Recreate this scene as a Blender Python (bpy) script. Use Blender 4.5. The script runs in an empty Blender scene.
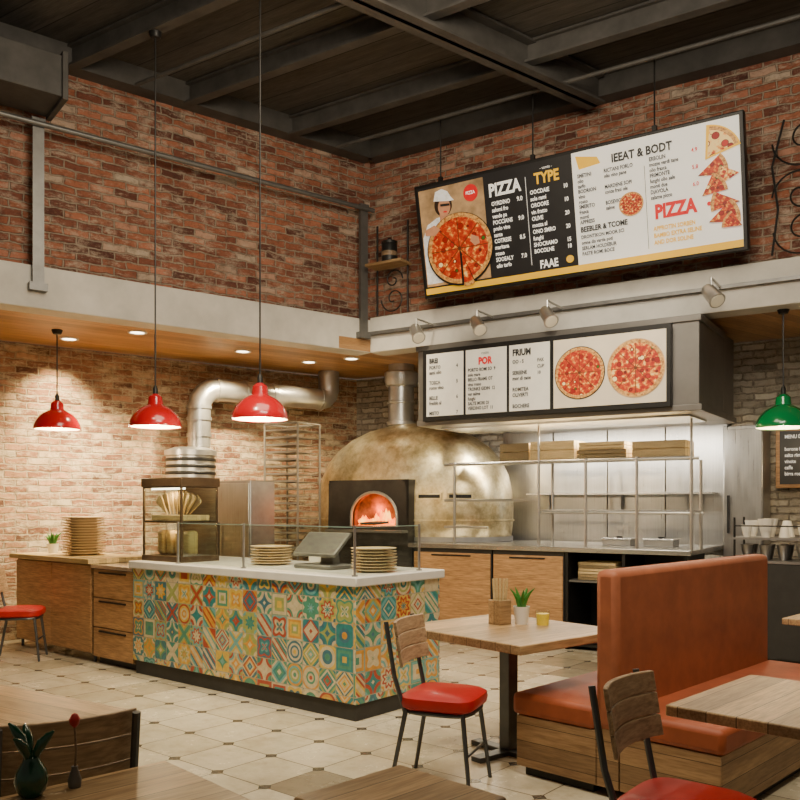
import bpy, bmesh, math, random
from mathutils import Vector, Matrix
random.seed(7)
D=bpy.data; SC=bpy.context.scene; COL=SC.collection
rad=math.radians; cos=math.cos; sin=math.sin; pi=math.pi

# ------------------------------------------------------------ materials
class M:
    def __init__(s,name,rough=.5,metal=0.):
        s.m=D.materials.new(name); s.m.use_nodes=True; s.t=s.m.node_tree
        s.b=s.t.nodes['Principled BSDF']; s.set(s.b,'Roughness',rough); s.set(s.b,'Metallic',metal)
    def set(s,n,k,v):
        i=n.inputs[k]
        if isinstance(v,bpy.types.NodeSocket): s.t.links.new(v,i)
        else:
            if isinstance(v,(tuple,list)) and len(v)==3 and i.type=='RGBA': v=(*v,1)
            i.default_value=v
    def n(s,ty,ins=None,**at):
        n=s.t.nodes.new(ty)
        for k,v in at.items(): setattr(n,k,v)
        for k,v in (ins or {}).items(): s.set(n,k,v)
        return n
    def math(s,op,a,b=None,c=None):
        n=s.t.nodes.new('ShaderNodeMath'); n.operation=op
        for i,v in enumerate((a,b,c)):
            if v is not None: s.set(n,i,v)
        return n.outputs[0]
    def mix(s,f,a,b,bt='MIX'):
        n=s.n('ShaderNodeMixRGB',{0:f,1:a,2:b},blend_type=bt); return n.outputs[0]
    def coord(s,kind='Object',scale=(1,1,1),rot=(0,0,0)):
        tc=s.n('ShaderNodeTexCoord')
        mp=s.n('ShaderNodeMapping',{'Vector':tc.outputs[kind],'Scale':scale,'Rotation':rot})
        return mp.outputs[0]
    def noise(s,vec,scale,detail=4,rough=.6):
        return s.n('ShaderNodeTexNoise',{'Vector':vec,'Scale':scale,'Detail':detail,'Roughness':rough}).outputs[0]
    def ramp(s,f,stops,interp='LINEAR'):
        n=s.n('ShaderNodeValToRGB',{0:f}); r=n.color_ramp; r.interpolation=interp
        while len(r.elements)<len(stops): r.elements.new(.5)
        for e,(p,c) in zip(r.elements,stops):
            e.position=p; e.color=(*c,1) if len(c)==3 else c
        return n.outputs[0]
    def bump(s,h,st=.3,dist=.01):
        n=s.n('ShaderNodeBump',{'Height':h,'Strength':st,'Distance':dist}); s.set(s.b,'Normal',n.outputs[0])
    def base(s,c): s.set(s.b,'Base Color',c)
    def emit(s,c,st): s.set(s.b,'Emission Color',c); s.set(s.b,'Emission Strength',st)

def simple(name,col,rough=.5,metal=0.,var=.15,scale=9,bump=0.,emit=0.,coat=0.):
    m=M(name,rough,metal); v=m.coord(); nz=m.noise(v,scale)
    f=m.ramp(nz,[(.3,(0,0,0)),(.7,(1,1,1))])
    c=m.mix(f,tuple(x*(1-var) for x in col),tuple(min(1,x*(1+var)) for x in col)); m.base(c)
    if bump: m.bump(nz,bump)
    if emit: m.emit(c,emit)
    if coat: m.set(m.b,'Coat Weight',coat)
    return m.m

def wood(name,c1,c2,ax='x',rough=.45,planks=.12,dark=.55,pax=None,grain=.35):
    m=M(name,rough); sc={'x':(1.2,14,14),'y':(14,1.2,14),'z':(14,14,1.2)}[ax]
    v=m.coord('Object',sc); nz=m.noise(v,1.6,6,.65)
    v2=m.coord('Object',tuple(4*a for a in sc)); n2=m.noise(v2,1.6,3)
    c=m.ramp(nz,[(.3,c1),(.5,tuple((a+b)/2 for a,b in zip(c1,c2))),(.7,c2)])
    c=m.mix(grain,c,m.ramp(n2,[(.3,(.35,.3,.25)),(.6,(1,1,1))]),'MULTIPLY')
    if planks:
        tc=m.n('ShaderNodeTexCoord'); sp=m.n('ShaderNodeSeparateXYZ',{0:tc.outputs['Object']})
        k={'x':1,'y':0,'z':0}[ax] if pax is None else pax
        q=m.math('DIVIDE',sp.outputs[k],planks); fl=m.math('FLOOR',q); fr=m.math('FRACT',q)
        wn=m.n('ShaderNodeTexWhiteNoise',{'W':fl},noise_dimensions='1D').outputs[0]
        sh=m.math('MULTIPLY_ADD',wn,.45,.65)
        cc=m.n('ShaderNodeCombineXYZ',{0:sh,1:sh,2:sh}).outputs[0]
        c=m.mix(1.,c,cc,'MULTIPLY')
        ln=m.math('LESS_THAN',fr,.035); c=m.mix(ln,c,(c1[0]*dark*.4,c1[1]*dark*.4,c1[2]*dark*.4))
    m.base(c); m.bump(nz,.15); return m.m

def brick(name,c1,c2,mortar,pale,palefac=.5,bw=.24,bh=.078,dk=.5,lo=.50):
    m=M(name,.85); v=m.coord('UV')
    dist=m.n('ShaderNodeTexNoise',{'Vector':v,'Scale':7.,'Detail':4})
    vv=m.n('ShaderNodeVectorMath',{0:dist.outputs[1],1:(.5,.5,.5)},operation='SUBTRACT').outputs[0]
    vv=m.n('ShaderNodeVectorMath',{0:vv,'Scale':.055},operation='SCALE').outputs[0]
    vd=m.n('ShaderNodeVectorMath',{0:v,1:vv},operation='ADD').outputs[0]
    b=m.n('ShaderNodeTexBrick',{'Vector':vd,'Color1':(0,0,0),'Color2':(1,1,1),'Mortar':(.5,.5,.5),'Scale':1.,
        'Mortar Size':.011,'Mortar Smooth':.5,'Bias':0.,'Brick Width':bw,'Row Height':bh})
    mid=tuple((a+c_)/2 for a,c_ in zip(c1,c2))
    bc=m.ramp(b.outputs[0],[(0,tuple(x*.5 for x in c2)),(.15,c2),(.4,mid),(.7,c1),(.88,tuple(min(1,x*1.3+.02) for x in c1)),(1,pale)])
    c=m.mix(b.outputs[1],bc,mortar)
    n1=m.noise(v,.9,6,.75); n2=m.noise(v,11,6,.75); n3=m.noise(m.coord('UV',(1.4,4,1)),2.2,7,.85)
    n4=m.noise(v,1.6,8,.8)
    pf=m.math('MULTIPLY',m.ramp(n3,[(lo,(0,0,0)),(lo+.11,(1,1,1))]),palefac)
    c=m.mix(pf,c,pale)
    c=m.mix(m.math('MULTIPLY',m.ramp(n4,[(.56,(0,0,0)),(.66,(1,1,1))]),.6),c,tuple(min(1,x*1.18) for x in pale))
    c=m.mix(m.math('MULTIPLY',m.ramp(n1,[(.5,(0,0,0)),(.75,(1,1,1))]),dk),c,tuple(x*.4 for x in c2))
    c=m.mix(.9,c,m.ramp(n2,[(.28,(.32,.29,.26)),(.5,(.88,.86,.83)),(.75,(1.,1,1))]),'MULTIPLY')
    m.base(c)
    h=m.math('ADD',m.math('MULTIPLY',b.outputs[1],-1.),m.math('MULTIPLY',n2,.8)); m.bump(h,1.,.03)
    return m.m

def tiles_pattern():
    m=M('patterned_cement_tile',.35); v=m.coord('UV')
    T=.168
    s=m.n('ShaderNodeVectorMath',{0:v,'Scale':1/T},operation='SCALE').outputs[0]
    sp=m.n('ShaderNodeSeparateXYZ',{0:s}); X,Y=sp.outputs[0],sp.outputs[1]
    cx=m.math('FLOOR',X); cy=m.math('FLOOR',Y)
    px=m.math('SUBTRACT',m.math('FRACT',X),.5); py=m.math('SUBTRACT',m.math('FRACT',Y),.5)
    ax=m.math('ABSOLUTE',px); ay=m.math('ABSOLUTE',py)
    def wn(seed):
        c=m.n('ShaderNodeCombineXYZ',{0:cx,1:cy,2:seed}).outputs[0]
        return m.n('ShaderNodeTexWhiteNoise',{'Vector':c},noise_dimensions='3D').outputs[0]
    r1=wn(1.3); r2=wn(5.7)
    def ln(a,b): return m.math('SQRT',m.math('ADD',m.math('MULTIPLY',a,a),m.math('MULTIPLY',b,b)))
    d1=ln(px,py); d2=m.math('ADD',ax,ay); d3=m.math('MAXIMUM',ax,ay)
    th=m.math('ARCTAN2',py,px)
    d4=m.math('ADD',d1,m.math('MULTIPLY',m.math('COSINE',m.math('MULTIPLY',th,4.)),.1))
    d5=ln(m.math('SUBTRACT',ax,.5),m.math('SUBTRACT',ay,.5))
    d6=m.math('ADD',d1,m.math('MULTIPLY',m.math('COSINE',m.math('MULTIPLY',th,8.)),.07))
    d7=m.math('ABSOLUTE',m.math('SUBTRACT',ax,ay))
    d8=m.math('ABSOLUTE',m.math('ADD',px,py))
    val=d1
    for i,d in enumerate((d2,d4,d5,d6,d3,d7,d8)):
        g=m.math('GREATER_THAN',r1,(i+1)/8)
        val=m.math('ADD',m.math('MULTIPLY',val,m.math('SUBTRACT',1.,g)),m.math('MULTIPLY',d,g))
    lev=m.math('FLOOR',m.math('MULTIPLY',val,m.math('MULTIPLY_ADD',r2,5.,6.)))
    c=m.n('ShaderNodeCombineXYZ',{0:m.math('ADD',cx,m.math('MULTIPLY',lev,7.3)),1:cy,2:m.math('MULTIPLY',lev,3.1)}).outputs[0]
    w=m.n('ShaderNodeTexWhiteNoise',{'Vector':c},noise_dimensions='3D').outputs[0]
    pal=[(.66,.57,.36),(.03,.24,.25),(.70,.33,.04),(.46,.07,.03),(.68,.58,.37),(.08,.30,.20),(.72,.48,.08),(.16,.42,.42),(.64,.53,.33),(.05,.17,.24),(.36,.40,.12)]
    col=m.ramp(w,[(i/len(pal),p) for i,p in enumerate(pal)],'CONSTANT')
    gr=m.math('GREATER_THAN',d3,.482); col=m.mix(gr,col,(.42,.37,.27))
    col=m.mix(.6,col,m.ramp(m.noise(v,25,4),[(.3,(.6,.57,.5)),(.6,(1,1,1))]),'MULTIPLY')
    m.base(col); m.set(m.b,'Coat Weight',.2); return m.m

def floor_tiles():
    m=M('cream_floor_tile',.32); v=m.coord('UV'); T=.40
    s=m.n('ShaderNodeVectorMath',{0:v,'Scale':1/T},operation='SCALE').outputs[0]
    sp=m.n('ShaderNodeSeparateXYZ',{0:s}); X,Y=sp.outputs[0],sp.outputs[1]
    cx=m.math('FLOOR',X); cy=m.math('FLOOR',Y)
    ax=m.math('ABSOLUTE',m.math('SUBTRACT',m.math('FRACT',X),.5)); ay=m.math('ABSOLUTE',m.math('SUBTRACT',m.math('FRACT',Y),.5))
    w=m.n('ShaderNodeTexWhiteNoise',{'Vector':m.n('ShaderNodeCombineXYZ',{0:cx,1:cy}).outputs[0]},noise_dimensions='2D').outputs[0]
    col=m.ramp(w,[(0,(.30,.25,.18)),(.05,(.52,.455,.32)),(.5,(.65,.58,.43)),(.9,(.73,.66,.51)),(1,(.56,.49,.35))])
    n=m.noise(v,2.,7,.7); n2=m.noise(v,9,6,.75)
    col=m.mix(.55,col,m.ramp(n,[(.32,(.58,.53,.45)),(.52,(1,1,1))]),'MULTIPLY')
    col=m.mix(.35,col,m.ramp(n2,[(.32,(.55,.5,.43)),(.5,(1,1,1))]),'MULTIPLY')
    d=m.math('ADD',ax,ay)
    k=m.math('GREATER_THAN',d,.885); col=m.mix(k,col,(.085,.072,.058))
    g=m.math('GREATER_THAN',m.math('MAXIMUM',ax,ay),.490); col=m.mix(g,col,(.15,.125,.09))
    m.base(col)
    m.set(m.b,'Roughness',m.math('MULTIPLY_ADD',n,.3,.10))
    m.bump(m.math('SUBTRACT',1.,g),.3,.004); return m.m

def pizza_mat(name='pizza_picture',emit=.28,pale=0.,slices=1,vs=3.6,off=0.):
    m=M(name,.5); tc=m.n('ShaderNodeTexCoord'); v=tc.outputs['UV']
    sp=m.n('ShaderNodeSeparateXYZ',{0:v}); X,Y=sp.outputs[0],sp.outputs[1]
    v=m.n('ShaderNodeVectorMath',{0:v,1:(off,off*1.7,off)},operation='ADD').outputs[0]
    r=m.math('SQRT',m.math('ADD',m.math('MULTIPLY',X,X),m.math('MULTIPLY',Y,Y)))
    n=m.noise(v,6,4); p=pale*.12
    base=m.ramp(n,[(.38-p,(.32,.010,.003)),(.53-p,(.50,.045,.006)),(.61-p,(.74,.30,.04)),(.69-p,(.88,.60,.22))])
    vo=m.n('ShaderNodeTexVoronoi',{'Vector':v,'Scale':vs,'Randomness':.8})
    pep=m.math('LESS_THAN',vo.outputs['Distance'],.34)
    c=m.mix(pep,base,m.ramp(vo.outputs['Color'],[(0,(.28,.005,.002)),(.5,(.42,.010,.004)),(.66,(.90,.66,.30)),(.8,(.03,.13,.01)),(.92,(.30,.15,.05))],'CONSTANT'))
    rim=m.math('MULTIPLY',pep,m.math('GREATER_THAN',vo.outputs['Distance'],.28)); c=m.mix(rim,c,(.14,.007,.003))
    if slices:
        th=m.math('ARCTAN2',Y,X)
        sl=m.math('LESS_THAN',m.math('MULTIPLY',m.math('ABSOLUTE',m.math('SINE',m.math('MULTIPLY',th,4.))),r),.05)
        c=m.mix(sl,c,(.10,.025,.006))
    cr=m.math('GREATER_THAN',r,.88)
    c=m.mix(cr,c,m.ramp(m.noise(v,12,3),[(.35,(.30,.09,.016)),(.6,(.66,.36,.10))]))
    m.base(c); m.emit(c,emit); return m.m

def glassm(name,tint=(.90,.95,.93),f=.11):
    m=M(name); t=m.n('ShaderNodeBsdfTransparent',{'Color':tint}); g=m.n('ShaderNodeBsdfGlossy',{'Color':(1,1,1),'Roughness':.03})
    mx=m.n('ShaderNodeMixShader',{0:f,1:t.outputs[0],2:g.outputs[0]})
    m.t.links.new(mx.outputs[0],m.t.nodes['Material Output'].inputs[0]); return m.m

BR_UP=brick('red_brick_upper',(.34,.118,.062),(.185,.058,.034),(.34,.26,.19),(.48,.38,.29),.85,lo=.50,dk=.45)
BR_LO_LIT=brick('red_brick_lower_lit',(.43,.225,.12),(.28,.12,.065),(.47,.37,.24),(.66,.54,.35),.9,dk=.2,lo=.48)  # yellow-tan of the lit lower wall is put into the brick colour
BR_WH=brick('painted_cream_brick',(.42,.38,.31),(.34,.30,.24),(.28,.24,.19),(.46,.42,.35),.3,dk=.2)
PLASTER=simple('white_plaster',(.58,.55,.49),.8,var=.16,scale=2.5,bump=.1)
FLOOR=floor_tiles(); TILE=tiles_pattern()
CEIL=wood('dark_ceiling_plank',(.042,.038,.033),(.090,.081,.07),'x',.8,.3)
BEAM=simple('dark_steel_beam',(.068,.063,.057),.6,.1,var=.3,scale=4)
SOFF=wood('warm_wood_soffit',(.42,.21,.08),(.58,.33,.14),'x',.4,.14)
WOODL=wood('light_table_wood',(.42,.255,.115),(.64,.43,.215),'x',.4,.11,grain=.5)
WOODC=wood('cabinet_oak_front',(.38,.20,.08),(.64,.37,.165),'x',.45,0,grain=.6)
BUTCH=wood('butcher_block',(.60,.41,.15),(.80,.60,.28),'x',.4,.07)
WOODB=wood('booth_base_wood',(.30,.17,.078),(.50,.31,.15),'x',.55,.095,pax=2)
WOODBE=wood('booth_end_wood',(.30,.17,.078),(.50,.31,.15),'y',.55,.095,pax=2)
CRATE=wood('crate_pine',(.74,.53,.24),(.90,.70,.36),'x',.6,.05)
WOODG=wood('grey_brown_wood',(.16,.10,.055),(.34,.23,.13),'x',.5,0)
WOODS=wood('chair_slat_wood',(.32,.205,.11),(.56,.39,.225),'x',.5,0,grain=.5)
RED=simple('red_vinyl',(.48,.010,.010),.45,var=.10,coat=.1)
LAMPR=simple('red_enamel',(.48,.005,.010),.22,var=.04,coat=.5)
LAMPG=simple('green_enamel',(.006,.22,.06),.2,var=.04,coat=.6)
LAMPI=simple('white_enamel_inside',(.9,.85,.7),.4,var=.02)
ORANGE=simple('rust_orange_leather',(.37,.112,.048),.6,var=.18,scale=6,bump=.08)
ORANGE2=simple('burnt_orange_leather_seat',(.36,.082,.030),.55,var=.18,scale=6,bump=.08)
BLACK=simple('black_metal',(.018,.017,.016),.45,.4,var=.2)
SCRN=simple('dark_matte_screen',(.05,.052,.055),.5,var=.1)
KICK=simple('dark_plinth',(.03,.028,.025),.6,var=.2)
OVF=simple('dark_oven_metal',(.05,.044,.038),.42,.7,var=.3,scale=5)
BRZ=simple('bronze_case_metal',(.09,.06,.036),.4,.6,var=.2)
GREYM=simple('grey_painted_metal',(.17,.166,.158),.45,.6,var=.15)
IRON=simple('gunmetal_tube',(.11,.115,.12),.4,.8,var=.15)
STEEL=simple('stainless_steel',(.64,.63,.60),.27,.95,var=.15,scale=3)
GALV=simple('galvanised_steel',(.55,.54,.515),.33,.85,var=.15,scale=5)
RACKM=simple('dull_rack_wire',(.28,.25,.215),.42,.6,var=.15)
RAILM=simple('satin_steel_rail',(.52,.505,.475),.33,.85,var=.1)
def brushed(name,col,rough):
    m=M(name,rough,.97); v=m.coord('Object',(30,30,1.)); n=m.noise(v,2,4); n2=m.noise(m.coord(),1.3,5)
    c=m.mix(n2,tuple(x*.5 for x in col),tuple(min(1,x*1.25) for x in col)); c=m.mix(.35,c,m.ramp(n,[(.3,(.5,.5,.5)),(.7,(1,1,1))]),'MULTIPLY')
    m.base(c); m.set(m.b,'Roughness',m.math('MULTIPLY_ADD',n,.22,rough-.1)); return m.m
STEELM=brushed('brushed_stainless_cladding',(.54,.53,.51),.30)
STEELD=simple('brushed_dark_steel',(.36,.35,.34),.38,.9,var=.2,scale=3)
HOODM=simple('grey_brown_hood_metal',(.165,.152,.137),.42,.45,var=.2,scale=2)
WHITE=simple('white_quartz',(.72,.70,.64),.3,var=.05)
CERAM=simple('cream_ceramic',(.72,.55,.32),.35,var=.08)
CERW=simple('white_ceramic',(.80,.77,.70),.3,var=.03)
GLASS=glassm('clear_glass'); GEDGE=simple('glass_edge',(.26,.38,.34),.1,var=.05)
LEAF=simple('green_leaf',(.04,.20,.025),.45,var=.3)
DLEAF=simple('dark_green_glaze',(.012,.075,.04),.22,var=.25,coat=.5)
YEL=simple('yellow_wax',(.85,.58,.02),.4,emit=.15)
MBLACK=simple('menu_black',(.013,.012,.012),.4,var=.1,emit=.4)
MWHITE=simple('menu_white',(.78,.76,.70),.5,var=.03,emit=.42)
MCREAM=simple('menu_cream',(.70,.66,.56),.5,var=.04,emit=.30)
MPAN=simple('menu_pizza_panel_cream',(.68,.58,.42),.5,var=.08,scale=3,emit=.25)
MYEL=simple('menu_yellow',(.78,.44,.015),.5,var=.03,emit=.35)
MRED=simple('menu_red',(.60,.006,.010),.5,var=.03,emit=.35)
MTXW=simple('menu_letter_white',(.85,.83,.78),.5,var=.0,emit=.5)
MTXB=simple('menu_letter_black',(.02,.02,.02),.5,var=.0)
MPIC=simple('menu_picture_tan',(.40,.25,.12),.5,var=.5,scale=4,emit=.25)
MPICW=simple('menu_picture_wood',(.55,.32,.13),.5,var=.4,scale=6,emit=.25)
MSHIRT=simple('menu_shirt_cloth',(.72,.70,.66),.5,var=.25,scale=14,emit=.38)
MSKIN=simple('menu_skin_tone',(.50,.23,.12),.5,var=.15,emit=.3)
MHAIR=simple('menu_dark_hair',(.035,.018,.010),.5,var=.2)
PIZ=pizza_mat(); PIZ2=pizza_mat('pizza_picture_pale',pale=1.,slices=0,vs=4.4,off=3.3); PIZ3=pizza_mat('pizza_picture_cheese',pale=.2,slices=1,vs=3.1,off=7.7)
PIZ4=pizza_mat('pizza_picture_yellow',pale=1.8,slices=0,vs=2.6,off=5.1)
EMW=simple('lamp_glow',(1,.82,.5),.5,var=0,emit=14.)
EMS=simple('downlight_glow',(1,.85,.6),.5,var=0,emit=10.)
def brassm():
    m=M('aged_brass',.30,.9); v=m.coord(); n=m.noise(v,1.8,8,.75); n2=m.noise(v,9,6,.72)
    c=m.ramp(n,[(.32,(.36,.26,.12)),(.45,(.64,.52,.29)),(.55,(.82,.71,.45)),(.64,(.92,.85,.64)),(.76,(.52,.40,.20))])
    c=m.mix(.5,c,m.ramp(n2,[(.35,(.45,.39,.30)),(.55,(1,1,1))]),'MULTIPLY'); m.base(c)
    m.set(m.b,'Roughness',m.math('MULTIPLY_ADD',n,.35,.18)); m.bump(n2,.08); return m.m
BRASS=brassm()
def firem():
    m=M('fire_glow',.8); v=m.coord('Object',(1,1,.6)); n=m.noise(v,12,5)
    c=m.ramp(n,[(.3,(.9,.05,.0)),(.5,(1,.20,.01)),(.66,(1,.55,.08))]); m.base((.1,.03,.01)); m.emit(c,5.); return m.m
FIRE=firem()
def fbrickm():
    m=M('fire_brick',.9); v=m.coord(); n=m.noise(v,10,5)
    c=m.ramp(n,[(.3,(.10,.025,.008)),(.6,(.38,.11,.03))]); m.base(c); return m.m
FBRICK=fbrickm(); EMBER=simple('ember_glow',(1,.16,.01),.8,var=.4,scale=40,emit=3.5)

# ------------------------------------------------------------ geometry
class G:
    def __init__(s): s.bm=bmesh.new()
    def box(s,x0,x1,y0,y1,z0,z1,mat=None):
        M0=Matrix.Translation(((x0+x1)/2,(y0+y1)/2,(z0+z1)/2))@Matrix.Diagonal((abs(x1-x0),abs(y1-y0),abs(z1-z0),1))
        if mat is not None: M0=mat@M0
        bmesh.ops.create_cube(s.bm,size=1,matrix=M0); return s
    def tube(s,pts,r,seg=8,closed=False):
        pts=[Vector(p) for p in pts]; n=len(pts); rings=[]
        up=None
        for i,p in enumerate(pts):
            if closed: t=(pts[(i+1)%n]-pts[i-1]).normalized()
            else:
                t=(pts[min(i+1,n-1)]-pts[max(i-1,0)]).normalized()
                if 0<i<n-1:
                    t=((pts[i+1]-p).normalized()+(p-pts[i-1]).normalized()).normalized()
            if up is None: up=Vector((0,0,1)) if abs(t.z)<.9 else Vector((1,0,0))
            a=t.cross(up)
            if a.length<1e-4: a=t.orthogonal()
            a.normalize(); b=a.cross(t).normalized(); up=b
            rr=r[i] if isinstance(r,(list,tuple)) else r
            rings.append([s.bm.verts.new(p+a*rr*cos(2*pi*k/seg)+b*rr*sin(2*pi*k/seg)) for k in range(seg)])
        for i in range(n if closed else n-1):
            A=rings[i]; B=rings[(i+1)%n]
            for k in range(seg): s.bm.faces.new((A[k],A[(k+1)%seg],B[(k+1)%seg],B[k]))
        if not closed:
            s.bm.faces.new(rings[0]); s.bm.faces.new(list(reversed(rings[-1])))
        return s
    def lathe(s,prof,c=(0,0,0),seg=32,sy=1.,n=2.):
        rings=[]
        for r,z in prof:
            if r<1e-5: rings.append([s.bm.verts.new((c[0],c[1],c[2]+z))]); continue
            row=[]
            for k in range(seg):
                a=2*pi*k/seg; q=1/((abs(cos(a))**n+abs(sin(a))**n)**(1/n)) if n!=2 else 1
                row.append(s.bm.verts.new((c[0]+r*q*cos(a),c[1]+r*q*sin(a)*sy,c[2]+z)))
            rings.append(row)
        for A,B in zip(rings,rings[1:]):
            for k in range(seg):
                k2=(k+1)%seg
                if len(A)==1 and len(B)==1: continue
                if len(A)==1: s.bm.faces.new((A[0],B[k2],B[k]))
                elif len(B)==1: s.bm.faces.new((A[k],A[k2],B[0]))
                else: s.bm.faces.new((A[k],A[k2],B[k2],B[k]))
        return s
    def prism(s,pts,z0,z1):
        a=[s.bm.verts.new((x,y,z0)) for x,y in pts]; b=[s.bm.verts.new((x,y,z1)) for x,y in pts]
        s.bm.faces.new(a); s.bm.faces.new(b)
        for i in range(len(pts)): j=(i+1)%len(pts); s.bm.faces.new((a[i],a[j],b[j],b[i]))
        return s
    def poly(s,pts,y=0,th=.0):   # polygon in the XZ plane
        a=[s.bm.verts.new((x,y,z)) for x,z in pts]; s.bm.faces.new(a)
        if th:
            b=[s.bm.verts.new((x,y+th,z)) for x,z in pts]; s.bm.faces.new(b)
            for i in range(len(pts)): j=(i+1)%len(pts); s.bm.faces.new((a[i],a[j],b[j],b[i]))
        return s
    def out(s,name,mat,par=None,loc=(0,0,0),rz=0.,rx=0.,bev=0.,sub=0,uv='box',R=1.,sharp=38):
        bm=s.bm; bmesh.ops.recalc_face_normals(bm,faces=bm.faces); bm.normal_update()
        L=bm.loops.layers.uv.new('UVMap')
        for f in bm.faces:
            nn=f.normal
            for l in f.loops:
                p=l.vert.co
                if uv=='rad': l[L].uv=(p.x/R,p.z/R)
                elif abs(nn.z)>.7: l[L].uv=(p.x,p.y)
                elif abs(nn.x)>abs(nn.y): l[L].uv=(p.y+3.1,p.z)
                else: l[L].uv=(p.x,p.z)
        me=D.meshes.new(name); bm.to_mesh(me); bm.free()
        for p in me.polygons: p.use_smooth=True
        try: me.set_sharp_from_angle(angle=rad(sharp))
        except Exception: pass
        me.materials.append(mat)
        o=D.objects.new(name,me); COL.objects.link(o)
        o.location=loc; o.rotation_euler=(rx,0,rz)
        if par is not None: o.parent=par
        if bev:
            b=o.modifiers.new('bevel','BEVEL'); b.width=bev; b.segments=2; b.limit_method='ANGLE'; b.angle_limit=rad(40)
        if sub:
            b=o.modifiers.new('sub','SUBSURF'); b.levels=sub; b.render_levels=sub
        return o
def top(o,label,cat,group=None,kind=None):
    o['label']=label; o['category']=cat
    if group: o['group']=group
    if kind: o['kind']=kind
    return o
def struct(o): o['kind']='structure'; return o
def thing(name,label,cat,loc,rz=0.,rx=0.,group=None):
    o=D.objects.new(name,None); o.empty_display_size=.1; COL.objects.link(o); o.location=loc; o.rotation_euler=(rx,0,rz)
    return top(o,label,cat,group)
def dup(o,loc=None,rz=None,par=None,label=None):
    c=o.copy(); COL.objects.link(c)
    if par is not None: c.parent=par
    if loc is not None: c.location=loc
    if rz is not None: c.rotation_euler=(o.rotation_euler[0],0,rz)
    if label: c['label']=label
    for k in list(o.children): dup(k,par=c)
    return c
def box(name,mat,x0,x1,y0,y1,z0,z1,par=None,bev=0.,**k): return G().box(x0,x1,y0,y1,z0,z1).out(name,mat,par,bev=bev,**k)
def text(s,size,mat,par,x,z,y=-.01,align='LEFT',bold=0.,sx=.8,ls=1.):
    for i,line in enumerate(s.split('\n')):
        if not line.strip(): continue
        cu=D.curves.new('t','FONT'); cu.body=line; cu.size=size; cu.align_x=align; cu.offset=bold; cu.resolution_u=2
        o=D.objects.new('t',cu); COL.objects.link(o)
        me=D.meshes.new_from_object(o.evaluated_get(bpy.context.evaluated_depsgraph_get()))
        D.objects.remove(o); me.materials.clear(); me.materials.append(mat)
        t=D.objects.new('lettering',me); COL.objects.link(t); t.parent=par; t.location=(x,y,z-i*size*ls); t.rotation_euler=(pi/2,0,0); t.scale=(sx,1,1)
def arc(c,r,a0,a1,n):
    return [(c[0]+r*cos(a0+(a1-a0)*i/n),c[1],c[2]+r*sin(a0+(a1-a0)*i/n)) for i in range(n+1)]

# ------------------------------------------------------------ frames of reference (metres, z up)
C=Vector((-.355,10.07,0)); RW=rad(-32.6); RL=rad(37.7); K0=Vector((-2.384,7.59,0)); RK=rad(-39.9)
def fr(o,a,x,y,z=0): return Vector((o.x+x*cos(a)-y*sin(a),o.y+x*sin(a)+y*cos(a),z))
def Wp(s,d,z=0): return fr(C,RW,s,-d,z)
def Lp(x,y,z=0): return fr(C,RL,x,y,z)
def Kp(x,y,z=0): return fr(K0,RK,x,y,z)

# ------------------------------------------------------------ room shell
LW=1.9; BW=1.7; ZC=5.78
a=Lp(0,LW); du=Vector((cos(RL),sin(RL))); b=Wp(0,-BW); dw=Vector((cos(RW),sin(RW)))
den=du.x*(-dw.y)+dw.x*du.y; rx_=b.x-a.x; ry_=b.y-a.y
tL=(rx_*(-dw.y)+dw.x*ry_)/den; I=Vector((a.x+du.x*tL,a.y+du.y*tL)); sI=(I-b.xy).dot(dw)
struct(box('floor',FLOOR,-14,14,-12,12,-.1,0,loc=(0,6,0),rz=RK))
struct(box('wall_left',BR_LO_LIT,-13,tL,LW,LW+.2,0,3.3,loc=C,rz=RL))
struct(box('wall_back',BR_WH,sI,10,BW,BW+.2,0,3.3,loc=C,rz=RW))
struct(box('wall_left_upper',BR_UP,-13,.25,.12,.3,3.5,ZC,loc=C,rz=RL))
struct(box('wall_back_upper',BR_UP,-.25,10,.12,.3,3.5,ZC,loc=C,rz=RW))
struct(box('trim_1',PLASTER,-13,.02,0,.28,3.3,3.69,loc=C,rz=RL,bev=.01))
struct(box('trim_2',PLASTER,0,10,0,.28,3.3,3.715,loc=C,rz=RW,bev=.01))
pts=[Lp(-13,.05),Lp(-13,LW+.1),I,Wp(10,-BW-.1),Wp(10,-.05),Wp(.02,-.05)]
q=[]
for p in pts:
    v=Vector((p.x-C.x,p.y-C.y)); q.append((v.x*cos(-RL)-v.y*sin(-RL),v.x*sin(-RL)+v.y*cos(-RL)))
struct(G().prism(q,3.31,3.45).out('ceiling_soffit',SOFF,loc=C,rz=RL))
struct(box('ceiling',CEIL,-10,12,-14,.4,ZC,ZC+.1,loc=C,rz=RW))
n=2
def beam(p,ang,length,w,h,z1):
    global n; n+=1
    g=G(); g.box(0,length,-w/2,w/2,z1-h,z1-h+.022); g.box(0,length,-w/2,w/2,z1-.022,z1); g.box(0,length,-w*.1,w*.1,z1-h,z1)
    return struct(g.out(f'trim_{n}',BEAM,loc=p,rz=ang))
beam(Wp(2.81,.1),RL+pi,10,.21,.29,ZC-.02)
beam(Wp(6.6,.1),RL+pi,10,.21,.29,ZC-.02)
for i,x in enumerate((-1.1,-2.3,-3.46,-4.7,-5.9)): beam(Lp(x,-.02),RW,11,.10,.20,ZC-.01)
struct(box('trim_20',BEAM,-13,0,-.06,.12,5.58,ZC,loc=C,rz=RL))
struct(box('trim_21',BEAM,0,10,-.06,.12,5.58,ZC,loc=C,rz=RW))
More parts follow.
